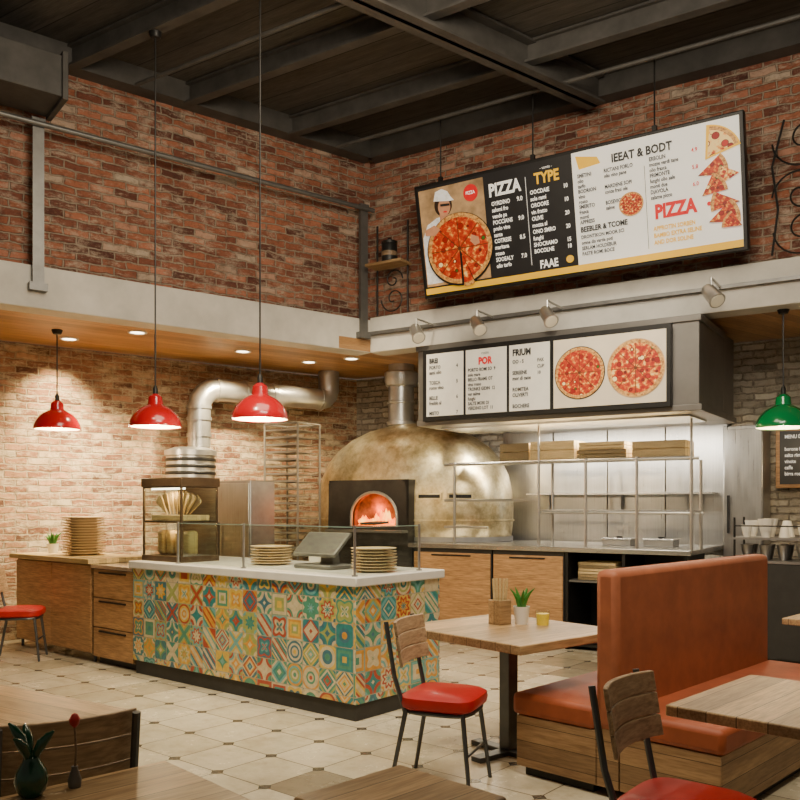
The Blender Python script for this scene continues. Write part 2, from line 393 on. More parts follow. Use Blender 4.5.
for i,x in enumerate((-.6,-2.9)): top(G().tube([(0,0,0),(11,0,0)],.020,8).out('ceiling_pipe',BEAM,loc=Lp(x,-.2,5.52),rz=RW),'thin dark service pipe under the ceiling joists','pipe',group='ceiling pipes')

# ------------------------------------------------------------ large overhead menu board
bd=thing('menu_board','large hanging illuminated pizza menu board with black and white panels','menu board',Wp(.965,.26,3.80),RW,rx=.2)
bd.scale=(.972,1,.90)
W_=3.36; H_=1.23
box('frame',BLACK,-.04,W_+.04,-.03,.06,-.04,H_+.04,bd,bev=.01)
box('panel',MBLACK,0,1.79,-.04,-.03,.0,H_,bd)
box('panel',MWHITE,1.79,W_,-.04,-.03,.0,H_,bd)
box('picture',MPIC,0.02,.81,-.045,-.04,.6,H_-.03,bd)
box('picture',MPICW,0.02,.81,-.0452,-.04,.09,.6,bd)
box('stripe',MYEL,0,W_,-.046,-.04,.0,.07,bd)
def disk(par,x,z,r,y,mat=PIZ,name='pizza_picture',a0=0,a1=2*pi,rz_=1.,seg=8):
    g=G(); k=40
    if a1-a0>6.2: p=[(r*cos(2*pi*i/k),r*sin(2*pi*i/k)) for i in range(k)]
    else:
        s_=max(seg,int((a1-a0)*8)); p=[(0,0)]+[(r*cos(a0+(a1-a0)*i/s_),r*sin(a0+(a1-a0)*i/s_)) for i in range(s_+1)]
    g.poly(p,0,.003); o=g.out(name,mat,par,(x,y,z),uv='rad',R=r); o.scale=(1,1,rz_); return o
# printed person in white leaning over the pizza tray
G().poly([(.03,.12),(.40,.12),(.50,.45),(.55,.62),(.50,.74),(.42,.83),(.34,.87),(.22,.86),(.10,.80),(.03,.66)],-.049,.002).out('shirt_picture',MSHIRT,bd)
G().poly([(.40,.83),(.50,.76),(.66,.60),(.72,.50),(.64,.47),(.52,.57),(.42,.66)],-.052,.002).out('sleeve_picture',MTXW,bd)
disk(bd,.315,.99,.108,-.050,MHAIR,'hair_picture',rz_=1.15)
G().poly([(.26,.81),(.36,.82),(.37,.94),(.27,.94)],-.054,.002).out('neck_picture',MSKIN,bd)
disk(bd,.33,.965,.075,-.058,MSKIN,'face_picture',rz_=1.3)
G().poly([(.21,1.05),(.40,1.02),(.46,1.02),(.42,1.07),(.39,1.13),(.32,1.17),(.24,1.15)],-.064,.002).out('cap_picture',MSHIRT,bd)
G().poly([(.29,.978),(.405,.968),(.40,.995),(.29,1.005)],-.066,.002).out('glasses_picture',MTXB,bd)
G().poly([(.32,.905),(.365,.90),(.36,.917),(.325,.92)],-.066,.002).out('mouth_picture',MRED,bd)
disk(bd,.48,.46,.405,-.070,BLACK,'tray_picture',rz_=1.02); disk(bd,.48,.47,.39,-.074,PIZ,'pizza_picture',-pi/2+.38,1.5*pi-.02,rz_=1.02)
disk(bd,.50,.41,.37,-.076,PIZ3,'slice_picture',-pi/2-.0,-pi/2+.36,rz_=1.02)
G().poly([(.08,.74),(.20,.78),(.27,.72),(.2,.66),(.08,.68)],-.079,.002).out('hand_picture',MSKIN,bd)
G().poly([(.64,.60),(.72,.56),(.73,.49),(.67,.47),(.62,.53)],-.079,.002).out('hand_picture',MSKIN,bd)
disk(bd,.66,1.06,.085,-.056,MRED,'logo',rz_=1.1); text('PIZZA',.05,MTXW,bd,.66,1.045,-.062,'CENTER',.001)
text('PIZZA',.19,MTXW,bd,.87,.97,-.05,bold=.007,sx=.70)
L1='OYRDINO\nsalomi fro\nvende pa\nPOCCIANS\nprolo vine\nsante\nCOTRESE\nmaritana\nrosso\nSOOEALY\nolio tarfo'
text(L1,.064,MTXW,bd,.89,.865,-.05,ls=1.07,bold=.0018,sx=.72); text('9.0\n\n\n9.0\n\n\n8.5\n\n\n7.0',.066,MTXW,bd,1.18,.865,-.05,ls=1.04,bold=.0018)
text('- vamte -',.045,MTXW,bd,1.52,1.14,-.05,'CENTER'); text('TYPE',.16,MYEL,bd,1.52,1.0,-.05,'CENTER',.006,sx=.75)
text('OOCDAIE\nsole rami\nOROORE\nvin fratto\nOLIVE\nmozza al\nONO SMRO\nfunghi\nSHOCRAMO\nBOCOLNE',.062,MTXW,bd,1.33,.90,-.05,ls=1.13,bold=.0018,sx=.75); text('10\n\n10\n\n20\n\n20\n\n15\n18',.062,MTXW,bd,1.69,.90,-.05,ls=1.13,bold=.0018,sx=.75)
text('FAAE',.12,MTXW,bd,1.38,.10,-.05,bold=.004,sx=.72); disk(bd,1.71,.15,.04,-.056,MYEL,'logo')
box('divider',MTXW,1.285,1.289,-.043,-.04,.15,1.1,bd); box('divider',MTXB,2.50,2.504,-.043,-.04,.12,.95,bd)
text('IEEAT & BODT',.115,MTXB,bd,2.48,1.05,-.05,'CENTER',.004,sx=.78)
G().poly([(1.83,1.19),(2.05,1.14),(2.08,1.07),(1.86,1.05)],-.045,.002).out('banner',MYEL,bd)
text('SMETINI\nolio\ntarfo\nBODRION\nvino\nrosso\nSMERITO\nfrasca\nmonti\nAPPRESS',.054,MTXB,bd,1.84,.965,-.05,ls=.98,bold=.0014,sx=.75)
text('RICTANI FORLO\nolio vino pane\n\nMARDENE SOPI\nconte frasi ole\n\nBOSEVICE\nsalme',.054,MTXB,bd,2.11,.965,-.05,ls=1.0,bold=.0014,sx=.72)
text('BEEBLER & TCOME',.075,MTXB,bd,1.84,.405,-.05,bold=.003,sx=.76)
text('DRONTIKON MOOR SCI\nomne dis varde poti\nSERLAM HOLDEBUR\nPASTE ROMI BOCE',.052,MTXB,bd,1.84,.335,-.05,ls=1.12,bold=.0014,sx=.76)
disk(bd,2.36,.60,.12,-.055,PIZ3)
text('ERBOLIN\nmozze verdi tane\nolio frasca\nPRIMONTE\nfunghi olio sale\nmonti due\nDIAVOLA\nsalame picco',.054,MTXB,bd,2.55,.98,-.05,ls=1.0,bold=.0014,sx=.72)
text('4.9\n\n5.8\n\n6.0',.056,MRED,bd,2.94,.98,-.05,ls=1.45,bold=.001)
text('PIZZA',.19,MRED,bd,2.58,.41,-.05,bold=.009,sx=.74); disk(bd,3.08,.46,.02,-.055,MRED,'dot')
text('APPROTIN SORBEN\nBAMBO EXTRA SELINE\nAND DOR SOLINE',.06,MYEL,bd,2.56,.29,-.05,bold=.002,ls=1.15,sx=.74)
disk(bd,3.06,.88,.32,-.054,MYEL,'slice_picture',.25,1.5); disk(bd,3.08,.90,.28,-.057,PIZ4,'slice_picture',.27,1.46)
for i,(x,z,r,a,w_,mt) in enumerate(((2.99,.74,.27,-.15,.85,PIZ),(3.35,.70,.19,2.6,1.,PIZ2),(3.02,.54,.23,.1,1.0,PIZ3),(3.35,.43,.26,2.6,.75,PIZ),(3.07,.28,.28,-.15,.9,PIZ3),(3.36,.20,.18,2.1,1.0,PIZ))):
    disk(bd,x,z,r,-.055-.002*i,mt,'slice_picture',a,a+w_)
for x in (1.25,2.3,3.5):
    g=G(); g.tube([(0,0,0),(0,0,.65)],.008,6); g.box(-.02,.02,-.02,.02,-.02,.03)
    o=g.out('hanging_rod',BLACK,loc=Wp(x,.50,4.93),rz=RW); top(o,'thin black rod holding the menu board from the ceiling','rod',group='menu board hangers')

# ------------------------------------------------------------ exhaust hood with lower menu
hd=thing('exhaust_hood','grey box exhaust hood over the kitchen counter','exhaust hood',Wp(.85,.3,0),RW)
g=G(); g.box(0,3.0,0,1.02,2.42,3.24); g.box(.5,3.0,1.02,1.5,2.42,3.24); g.box(-.0,3.03,-.03,1.02,2.36,2.42); g.box(.5,3.03,1.02,1.5,2.36,2.42); g.box(-.02,3.02,-.02,1.0,3.18,3.24); g.out('body',HOODM,hd,bev=.006)
box('filter',STEEL,.15,2.85,.25,.95,2.34,2.36,hd)
mb=thing('menu_board','long framed menu sign with three text panels and two pizzas','menu board',Wp(1.0,.37,2.43),RW)
box('frame',BLACK,-.03,2.62,-.03,.035,-.03,.74,mb,bev=.005)
for x0,x1 in ((.02,.47),(.50,.97),(1.0,1.44)): box('panel',MCREAM,x0,x1,-.036,-.03,.02,.69,mb)
box('panel',MPAN,1.48,2.58,-.036,-.03,.02,.69,mb)
disk(mb,1.75,.35,.256,-.043,BLACK,'tray_picture'); disk(mb,1.75,.35,.248,-.047,PIZ)
disk(mb,2.30,.35,.276,-.043,MPICW,'tray_picture'); disk(mb,2.30,.35,.266,-.047,PIZ3)
text('BREI',.07,MTXB,mb,.06,.59,-.045,bold=.003); text('PORTO\nsami olio\n\nTOSCA\nromo vino\n\nBELLE\nfreddo al\n\nMISTO',.052,MTXB,mb,.06,.525,-.045,ls=1.05,bold=.0014)
text('4\n\n\n5\n\n\n6\n\n\n7',.052,MTXB,mb,.39,.525,-.045,ls=1.05,bold=.001)
text('rostin',.045,MTXB,mb,.73,.63,-.045,'CENTER'); text('POR',.10,MRED,mb,.73,.53,-.045,'CENTER',.005)
text('PORTO ROMI SO  9\nsole mare\nBELLO FRAME OT\nvino rosso\nTRONKE GIDIN  12\nvor salme\nfunghi\nSALTE MORI DI\nVERDINO LOT  11',.048,MTXB,mb,.53,.46,-.045,ls=1.04,bold=.0014,sx=.76)
text('FRIUM',.09,MTXB,mb,1.04,.58,-.045,bold=.004); text('OO - S\n\nSEREENE\nmor di cane\n\nROMITEA\nOLIVERTI\n\nBOCHERE',.052,MTXB,mb,1.04,.50,-.045,ls=1.08,bold=.0014)
text('PAK\nCUP\n10',.048,MTXB,mb,1.31,.50,-.045,ls=1.3,bold=.001)

# ------------------------------------------------------------ pizza oven
ov=thing('pizza_oven','domed wood-fired pizza oven in weathered brass with glowing arched mouth','pizza oven',Wp(-.03,-1.0,0),RW)
box('stand',KICK,-1.1,.44,-.72,.62,0,1.04,ov,bev=.01)
prof=[(1.26,1.063),(1.32,1.1),(1.345,1.3),(1.35,1.48),(1.335,1.66),(1.29,1.86),(1.20,2.04),(1.06,2.20),(.86,2.34),(.60,2.45),(.30,2.52),(0,2.545)]
G().lathe(prof,seg=72,sy=.55,n=2.4).out('dome',BRASS,ov,sharp=60)
G().lathe([(1.347,1.30),(1.359,1.304),(1.359,1.32),(1.343,1.324)],seg=72,sy=.553,n=2.4).out('band',BRASS,ov)
G().lathe([(1.28,1.063),(1.34,1.065),(1.34,1.12),(1.28,1.12)],seg=72,sy=.555,n=2.4).out('band',STEELD,ov)
hw=.70; zb=1.02; zt=1.80; he=.47; yf=-.86; zm=1.24
g=G(); g.box(-hw,he,yf,-.45,zb,zm); g.box(-hw,-.38,yf+.02,-.45,zm,zt); g.box(.36,he,yf+.02,-.5,zm,zt); g.box(-hw,he,yf+.02,-.5,zt-.08,zt)
inn=[(-.34,zm)]+[(-.01-.33*cos(t*pi/16),1.36+.29*sin(t*pi/16)) for t in range(17)]+[(.32,zm)]
outp=[]
for x,z in inn:
    dx,dz=x+.01,max(z-zm,0)
    if z<=zm+.01: outp.append((-hw if x<0 else he,zm)); continue
    lim=(hw-.01) if dx<0 else he
    k=min(lim/max(abs(dx),1e-4),(zt-zm)/max(dz,1e-4)); outp.append((-.01+dx*k*.99,zm+dz*k))
va=[g.bm.verts.new((x,yf,z)) for x,z in inn]; vb=[g.bm.verts.new((x,yf,z)) for x,z in outp]; vc=[g.bm.verts.new((x,yf+.06,z)) for x,z in inn]
for i in range(len(inn)-1):
    g.bm.faces.new((va[i],va[i+1],vb[i+1],vb[i])); g.bm.faces.new((va[i],va[i+1],vc[i+1],vc[i]))
g.out('oven_front',OVF,ov)
G().tube([(x,yf-.005,z) for x,z in inn],.018,8).out('arch_trim',RAILM,ov)
g=G()
va=[g.bm.verts.new((x*1.02,yf+.03,z)) for x,z in inn]; vb=[g.bm.verts.new((x*.98,-.755,z)) for x,z in inn]
for i in range(len(inn)-1): g.bm.faces.new((va[i],va[i+1],vb[i+1],vb[i]))
g.bm.faces.new(vb); g.box(-.33,.31,yf,-.75,zm-.005,zm+.005); g.out('chamber',FBRICK,ov)
for i in range(14):
    x=-.26+.038*i; h=(.08+.16*random.random())*(1-.5*abs(x-.02)/.3)
    G().lathe([(.0,0),(.026,.02),(.030,.05),(.016,h*.75),(0,h)],(x,-.79+.015*random.random(),zm+.025),8).out('flame',FIRE,ov)
G().lathe([(0,0),(.28,.005),(.24,.03),(.1,.045),(0,.05)],(-.01,-.80,zm+.006),20,sy=.13).out('ember',EMBER,ov)
for i in range(4): G().tube([(-.22+.06*i,-.84,zm+.03),(.02+.05*i,-.81,zm+.05)],.016,8).out('firewood',KICK,ov)
box('shelf',STEELD,-hw+.04,he,yf-.12,yf+.02,1.17,1.20,ov,bev=.005)
def dy(x,r=1.345): return -.55*r*(max(0,1-(abs(x)/r)**2.4))**(1/2.4)
for x in (.66,1.0):
    sl=math.atan2(dy(x+.1)-dy(x-.1),.2)
    o=box('vent',BLACK,-.13,.13,-.034,.03,-.020,.020,ov); o.location=(x,dy(x)+.005,1.60); o.rotation_euler=(0,0,sl)
    o=box('vent_frame',BRASS,-.15,.15,-.022,.03,-.036,.036,ov); o.location=(x,dy(x)+.005,1.60); o.rotation_euler=(0,0,sl)
g=G().tube([(0,0,0),(0,0,.87)],.165,24); g.lathe([(.17,.08),(.19,.09),(.19,.13),(.17,.14)]); g.lathe([(.165,.58),(.20,.60),(.22,.67),(.22,.76),(.2,.78)]); g.lathe([(.17,.36),(.18,.37),(.18,.39),(.17,.40)])
g.out('chimney',GALV,ov,(-.17,0,2.44))

# ------------------------------------------------------------ ducts along the lower left wall
zc=2.92; x0=-1.47; x1=.50; r=.14; R2=.23
path=[(x0,0,2.2),(x0,0,2.4),(x0,0,zc-R2)]+arc((x0+R2,0,zc-R2),R2,pi,pi/2,4)+[(x0+.9,0,zc),(x1-R2,0,zc)]+arc((x1-R2,0,zc+R2*.6),R2*.6,-pi/2,0,3)+[(x1-R2+R2*.6,0,3.30)]
g=G().tube(path,r,24)
for p,ax in (((x0,0,2.35),'z'),((x0,0,2.55),'z'),((x0,0,zc-R2),'z'),((x0+R2,0,zc),'x'),((x0+.62,0,zc),'x'),((x0+1.0,0,zc),'x'),((x1-R2,0,zc),'x')):
    e=Vector((0,0,.02)) if ax=='z' else Vector((.02,0,0)); g.tube([Vector(p)-e,Vector(p)+e],r+.012,24)
top(g.out('ventilation_duct',GALV,loc=Lp(0,1.53),rz=RL,sharp=20),'round galvanised ventilation duct with segmented elbows along the brick wall','duct')
st=thing('warming_drum','tall stainless cylindrical warmer with dark bands beneath the duct','food warmer',Lp(-1.60,1.48),RL)
G().lathe([(0,0),(.29,0),(.29,1.55),(.31,1.56),(.31,1.62),(.29,1.63),(.29,2.08),(.31,2.09),(.31,2.15),(.2,2.19),(.0,2.19)]).out('body',GALV,st)
for z in (1.70,1.78,1.86,1.94,2.02): G().lathe([(.292,z),(.302,z+.01),(.302,z+.03),(.292,z+.04)]).out('band',BLACK,st)

# ------------------------------------------------------------ wire rack
rk=thing('tray_rack','tall wire baking rack with many sheet trays by the brick wall','rack',Lp(-.33,1.24),RW)
g=G()
for x in (-.27,.27):
    for y in (-.22,.22): g.tube([(x,y,.08),(x,y,2.52)],.014,8)
for x in (-.27,.27): g.tube([(x,-.22,2.52),(x,.22,2.52)],.014)
for y in (-.22,.22): g.tube([(-.27,y,2.52),(.27,y,2.52)],.014)
for x in (-.27,.27):
    for y in (-.22,.22): g.lathe([(0,0),(.04,0),(.045,.04),(.04,.08),(0,.08)],(x,y,0),12)
g.out('frame',RACKM,rk)
for i in range(25):
    z=.22+i*.092; g=G(); g.box(-.25,.25,-.21,.21,z,z+.006); g.box(-.255,.255,-.222,-.21,z,z+.024); g.out('tray',RACKM,rk)
cb=thing('steel_cabinet','upright stainless steel cabinet behind the tiled counter','cabinet',(-1.84,9.45,0),RW)
box('body',STEELD,-.24,.24,0,.40,.05,1.77,cb,bev=.01); box('door',STEELM,-.23,.23,-.02,0,.1,1.74,cb,bev=.006)
g=G().tube([(-.19,-.05,.9),(-.19,-.05,1.3)],.01); g.tube([(-.19,-.05,.92),(-.19,-.01,.92)],.008); g.tube([(-.19,-.05,1.28),(-.19,-.01,1.28)],.008); g.out('handle',BLACK,cb)
box('base',BLACK,-.22,.22,.02,.38,0,.05,cb)

# ------------------------------------------------------------ tiled service counter
kc=thing('service_counter','island service counter clad in colourful patchwork tiles','counter',K0,RK)
KL=2.713; KW=.95
box('tiled_body',TILE,0,KL,0,KW,.12,.935,kc,bev=.003); box('plinth',KICK,.02,KL-.02,.02,KW-.02,0,.12,kc); box('worktop',WHITE,-.03,KL+.03,-.03,KW+.03,.935,1.0,kc,bev=.008)
gg=thing('sneeze_guard','low glass sneeze guard with slim steel posts on the counter','glass guard',Kp(0,0,1.0),RK)
for x0_,x1_ in ((.62,1.44),(1.48,2.63)):
    box('glass_panel',GLASS,x0_,x1_,.045,.053,.01,.34,gg)
    box('glass_edge',GEDGE,x0_,x1_,.044,.054,.34,.346,gg)
box('glass_panel',GLASS,2.65,2.658,.07,.75,.01,.34,gg); box('glass_edge',GEDGE,2.649,2.659,.07,.75,.34,.346,gg)
for x,y in ((.60,.05),(1.46,.05),(2.654,.05),(2.654,.77)): G().tube([(x,y,0),(x,y,.355)],.010,8).lathe([(0,0),(.022,0),(.022,.01),(0,.01)],(x,y,0),12).out('post',STEELD,gg)
# display case
cx_,cy_=-.01,.12; w=.56; dp=.38; h=.74
dc=thing('display_case','bronze framed glass countertop display case with amber glow','display case',Kp(cx_,cy_,1.0),RK)
g=G()
for x in (0,w):
    for y in (0,dp): g.box(x-.009,x+.009,y-.009,y+.009,0,h)
for z in (.0,.34,h-.09): g.box(0,w,0,dp,z,z+.018)
g.out('frame',BRZ,dc,bev=.002)
box('canopy',BRZ,-.02,w+.02,-.02,dp+.02,h-.08,h,dc,bev=.006)
box('glass_panel',GLASS,.012,w-.012,-.004,.0,.03,h-.09,dc); box('glass_panel',GLASS,w,w+.004,.012,dp-.012,.03,h-.09,dc)
box('base_board',BRZ,-.015,w+.015,-.015,dp+.015,.0,.05,dc,bev=.004)
box('back_panel',WOODG,.01,w-.01,dp-.01,dp,.03,h-.09,dc); box('light_strip',EMS,.04,w-.04,.05,.07,h-.105,h-.092,dc)
tr=top(box('wooden_tray',CRATE,-.24,.24,-.14,.14,0,.05,bev=.005,loc=Kp(cx_+.28,cy_+.19,1.359),rz=RK),'pale wooden tray inside the display case','tray')
sl0=None
for i in range(8):
    a_=-.75+1.5*i/7
    if sl0 is None:
        g=G(); g.poly([(0,0),(-.05,.19),(-.03,.21),(.03,.21),(.05,.19)],0,.014); sl0=g.out('flatbread',CRATE,bev=.003); o=sl0
    else: o=sl0.copy(); COL.objects.link(o)
    top(o,'crisp flatbread wedge standing in the wooden tray','bread',group='flatbreads in the display case')
    o.location=Kp(cx_+.28+.10*a_,cy_+.10+.018*i,1.412); o.rotation_euler=(0,a_,RK)
for i in range(4):
    o=G().box(-.055,.055,-.05,.05,0,.22).out('bread_loaf',BUTCH,loc=Kp(cx_+.085+.13*i,cy_+.16,1.052),rz=RK,bev=.03); top(o,'golden packet of bread on the lower shelf of the case','bread',group='bread in the display case')
# plates
pl=G().lathe([(0,0),(.09,0),(.10,.006),(.16,.018),(.165,.024),(.158,.024),(.10,.012),(0,.010)],seg=36).out('plate',CERAM)
first=True
def stack(p,cnt,sc,lab,grp,dz=.021):
    global first
    for i in range(cnt):
        if first: o=pl; first=False
        else: o=pl.copy(); COL.objects.link(o)
        o.location=(p.x+random.uniform(-.004,.004),p.y+random.uniform(-.004,.004),p.z+i*dz*sc); o.scale=(sc,sc,sc)
        top(o,lab,'plate',group=grp)
stack(Kp(1.30,.48,1.0),7,1.05,'cream plate stacked on the white worktop behind the glass','plates in the low stack')
stack(Kp(2.47,.46,1.0),8,1.05,'cream plate in the stack at the end of the counter','plates at the counter end')
stack(Kp(-1.42,.34,.985),14,1.32,'tan plate in the tall stack on the butcher block top','plates in the tall stack')
# point of sale terminal
ps=thing('sales_terminal','low wide grey touchscreen sales terminal with a tilted screen','cash register',Kp(1.94,.46,1.0),RK)
G().box(-.20,.20,-.14,.16,0,.035).out('base',GREYM,ps,bev=.012)
g=G(); g.poly([(-.07,0),(.07,0),(.05,.13),(-.05,.13)],.03,.08); g.out('stand',GREYM,ps,(0,0,.035))
o=box('screen',GREYM,-.23,.23,-.015,.015,-.13,.13,ps,bev=.01); o.location=(0,-.02,.19); o.rotation_euler=(-.85,0,0)
o=box('display',SCRN,-.21,.21,-.018,-.015,-.11,.11,ps); o.location=(0,-.02,.19); o.rotation_euler=(-.85,0,0)
bx=thing('receipt_printer','small white receipt printer on the worktop','printer',Kp(1.62,.76,1.0),RK)
box('body',CERW,-.09,.09,-.08,.08,0,.14,bx,bev=.02); box('slot',BLACK,-.06,.06,-.03,-.01,.138,.142,bx)

# ------------------------------------------------------------ cabinets on the left
c1=thing('drawer_cabinet','oak drawer cabinet with a steel top beside the tiled counter','cabinet',Kp(-.72,.03,0),RK)
box('body',WOODG,0,.68,.02,.6,.06,.90,c1); box('steel_top',STEEL,-.01,.69,-.02,.62,.90,.935,c1,bev=.004); box('plinth',KICK,.02,.66,.06,.6,0,.06,c1)
for z0,z1 in ((.07,.34),(.35,.62),(.63,.89)):
    d=box('drawer',WOODC,.01,.67,0,.02,z0,z1,c1,bev=.003)
    G().box(.12,.56,-.014,0,z1-.035,z1-.02).out('handle',BLACK,d)
c2=thing('side_cabinet','oak side cabinet with plain doors and metal feet','cabinet',Kp(-2.25,.03,0),RK)
box('body',WOODG,0,1.50,.02,.6,.08,.93,c2)
for x in (.03,1.47):
    for y in (.06,.56): G().tube([(x,y,0),(x,y,.09)],.016,8).out('foot',IRON,c2)
for x0_,x1_ in ((.01,.75),(.76,1.49)):
    box('door',WOODC,x0_,x1_,0,.02,.09,.92,c2,bev=.003)
top(box('butcher_block_worktop',BUTCH,-.03,1.55,-.05,.64,.937,.985,loc=Kp(-2.27,.03,0),rz=RK,bev=.005),'honey coloured butcher block worktop across the side cabinets','worktop')

def potted(loc,potm,leafm,pr,ph,lh,nl,label,cat='potted plant'):
    t=thing('potted_plant',label,cat,loc)
    G().lathe([(0,0),(pr*.75,0),(pr,ph),(pr*.9,ph),(pr*.85,ph*.85),(0,ph*.85)],seg=20).out('pot',potm,t)
    for i in range(nl):
        a=i*2.4; tilt=.15+.45*(i/nl); l=lh*(1-.35*random.random()); w=pr*.28
        p=[Vector((pr*.3*cos(a),pr*.3*sin(a),ph*.85))]
        for k in range(1,5):
            f=k/4; p.append(Vector(((pr*.3+l*tilt*f*f)*cos(a),(pr*.3+l*tilt*f*f)*sin(a),ph*.85+l*f*(1-.15*f))))
        G().tube(p,[w*.6,w,w*.9,w*.55,w*.08],6).out('leaf',leafm,t)
    return t
potted(Kp(-1.98,.3,.985),CERW,LEAF,.06,.10,.17,14,'small succulent in a white pot on the butcher block top')
for i in range(4):
    o=G().tube([(0,0,0),(.01,0,.14),(.03*(i-1.5),.01,.30)],[.006,.005,.003],6).out('twig',WOODG,loc=Kp(-1.80+.015*i,.42,1.0)); top(o,'dry brown twig standing in the jar','twig',group='twigs in the jar')
top(G().lathe([(0,0),(.045,0),(.05,.05),(.04,.11),(.035,.11),(.042,.05),(.03,.012),(0,.012)],seg=20).out('jar',CERAM,loc=Kp(-1.78,.42,.985)),'small beige jar beside the potted succulent','jar')
# ------------------------------------------------------------ back kitchen counter
top(box('steel_worktop',STEEL,0,3.19,0,1.45,1.01,1.06,loc=Wp(.50,-.05),rz=RW,bev=.005),'long stainless steel kitchen worktop','worktop')
def unit(s0,s1,lab):
    w=s1-s0; t=thing('base_cabinet',lab,'cabinet',Wp(s0,-.08,0),RW)
    box('body',KICK,0,w,.02,.7,.08,1.01,t); box('plinth',BLACK,.02,w-.02,.06,.68,0,.08,t)
    d=box('door',WOODC,.01,w-.01,0,.02,.09,.96,t,bev=.004); G().box(w*.25,w*.75,-.012,0,.925,.94).out('handle',BLACK,d)
unit(.55,1.55,'oak fronted kitchen base cabinet beside the pizza oven'); unit(1.57,2.39,'oak fronted kitchen base cabinet next to the open shelf')
us=thing('open_shelf_unit','dark open shelving under the kitchen worktop','shelf unit',Wp(2.41,-.08,0),RW)
g=G(); g.box(0,.03,0,.7,.0,1.01); g.box(1.21,1.24,0,.7,0,1.01); g.box(0,1.24,.68,.7,0,1.01); g.box(0,1.24,0,.7,.04,.07); g.box(.6,.63,0,.7,.04,1.01); g.out('body',BLACK,us)
box('shelf',GREYM,.03,.6,.02,.68,.70,.72,us); box('shelf',GREYM,.63,1.21,.02,.68,.55,.57,us)
for i in range(6):
    o=G().box(-.2,.2,-.2,.2,0,.028).out('pizza_box',CRATE,loc=Wp(2.73+random.uniform(-.01,.01),-.34,.722+i*.031),rz=RW,bev=.003); top(o,'flat pale wooden pizza board stacked on the open shelf','pizza board',group='pizza boards under the worktop')
# over-shelf
os_=thing('steel_overshelf','tubular steel over-shelf standing on the kitchen worktop','shelf',Wp(1.0,-.12,0),RW)
box('shelf',STEEL,0,2.66,0,.38,1.95,1.975,os_)
for z,xa,xb,y in ((1.95,-.05,2.75,-.01),(1.55,-.05,1.1,-.01),(1.42,1.1,2.7,.37),(1.25,-.05,.5,-.01),(1.42,1.1,2.7,.03)): G().tube([(xa,y,z),(xb,y,z)],.014,8).out('rail',RAILM,os_)
box('shelf',STEEL,1.1,2.68,.05,.37,1.43,1.445,os_)
for x in (1.1,2.68): G().tube([(x,-.01,1.95),(x,-.01,2.335)],.014,8).out('post',RAILM,os_)
for x in (.08,1.1,1.62,2.15,2.68): G().tube([(x,-.01,1.06),(x,-.01,1.98)],.016,8).out('post',RAILM,os_)
for x in (1.1,2.68): G().tube([(x,.37,1.06),(x,.37,1.95)],.016,8).out('post',RAILM,os_)
def crate(s0,s1,h,z=1.976,lab='pale pine crate on the steel over-shelf'):
    t=thing('wooden_crate',lab,'crate',Wp(s0,-.12,z),RW,group='crates on the over-shelf'); w=s1-s0
    g=G(); g.box(0,w,0,.34,0,.012); hh=h/2-.006
    for k in range(2):
        z0=k*(h/2)+.003; g.box(0,w,0,.012,z0,z0+hh); g.box(0,w,.328,.34,z0,z0+hh); g.box(0,.012,.012,.328,z0,z0+hh); g.box(w-.012,w,.012,.328,z0,z0+hh)
    g.box(.012,w-.012,.012,.328,h-.02,h-.012); g.out('slats',CRATE,t)
    for x in (.012,w-.037):
        for y in (.012,.303): box('corner_post',CRATE,x,x+.025,y,y+.025,.012,h-.02,t)
crate(1.64,1.98,.19); crate(2.0,2.49,.20)
crate(2.52,3.04,.09); crate(2.54,3.02,.08,2.067,'shallow pine crate stacked on another crate'); crate(3.10,3.62,.16)
for i in range(4):
    top(box('steel_backsplash',STEELM,0,.68,0,.03,1.0,2.42,loc=Wp(.95+.69*i,-1.64),rz=RW,bev=.004),'brushed stainless steel wall panel behind the kitchen','wall cladding',group='stainless wall panels')
ws=thing('wall_shelf','stainless wall shelf behind the kitchen worktop','shelf',Wp(1.4,-1.35),RW)
box('board',STEEL,0,2.2,0,.28,1.62,1.64,ws)
for x in (.2,1.1,2.0): box('bracket',STEELD,x,x+.02,.2,.28,1.45,1.62,ws)
for i,s in enumerate((2.75,3.2)):
    t=thing('food_container','low stainless food container with lid on the kitchen worktop','food container',Wp(s,-.80,1.06),RW,group='containers on the worktop')
    box('body',STEELD,-.16,.16,-.12,.12,0,.07,t,bev=.012); box('lid',STEEL,-.165,.165,-.125,.125,.07,.082,t,bev=.004); box('handle',BLACK,-.03,.03,-.01,.01,.082,.10,t)
fg=thing('steel_refrigerator','tall stainless refrigerator at the end of the kitchen','refrigerator',Wp(3.74,-1.2),RW)
box('body',STEELM,0,.40,.02,.46,.05,2.34,fg,bev=.008); box('door',STEELM,.01,.39,0,.02,.1,2.3,fg,bev=.005); box('handle',BLACK,.05,.07,-.04,-.0,1.2,1.6,fg); box('base',BLACK,.02,.38,.04,.44,0,.05,fg)
# chalk board
ch=thing('chalkboard','small framed chalkboard menu on the cream wall','chalkboard',Wp(4.24,-1.63,1.72),RW)
box('frame',WOODC,-.04,.64,-.02,.0,-.04,.61,ch,bev=.004); box('slate',MBLACK,0,.6,-.026,-.02,0,.57,ch)
text('MENU DEL\n\nborone fa   6\nsalto rimo  7\nvinote      9\ncaffe       3\nbirra rosa  5',.055,MTXW,ch,.05,.49,-.035,ls=1.2,bold=.001)
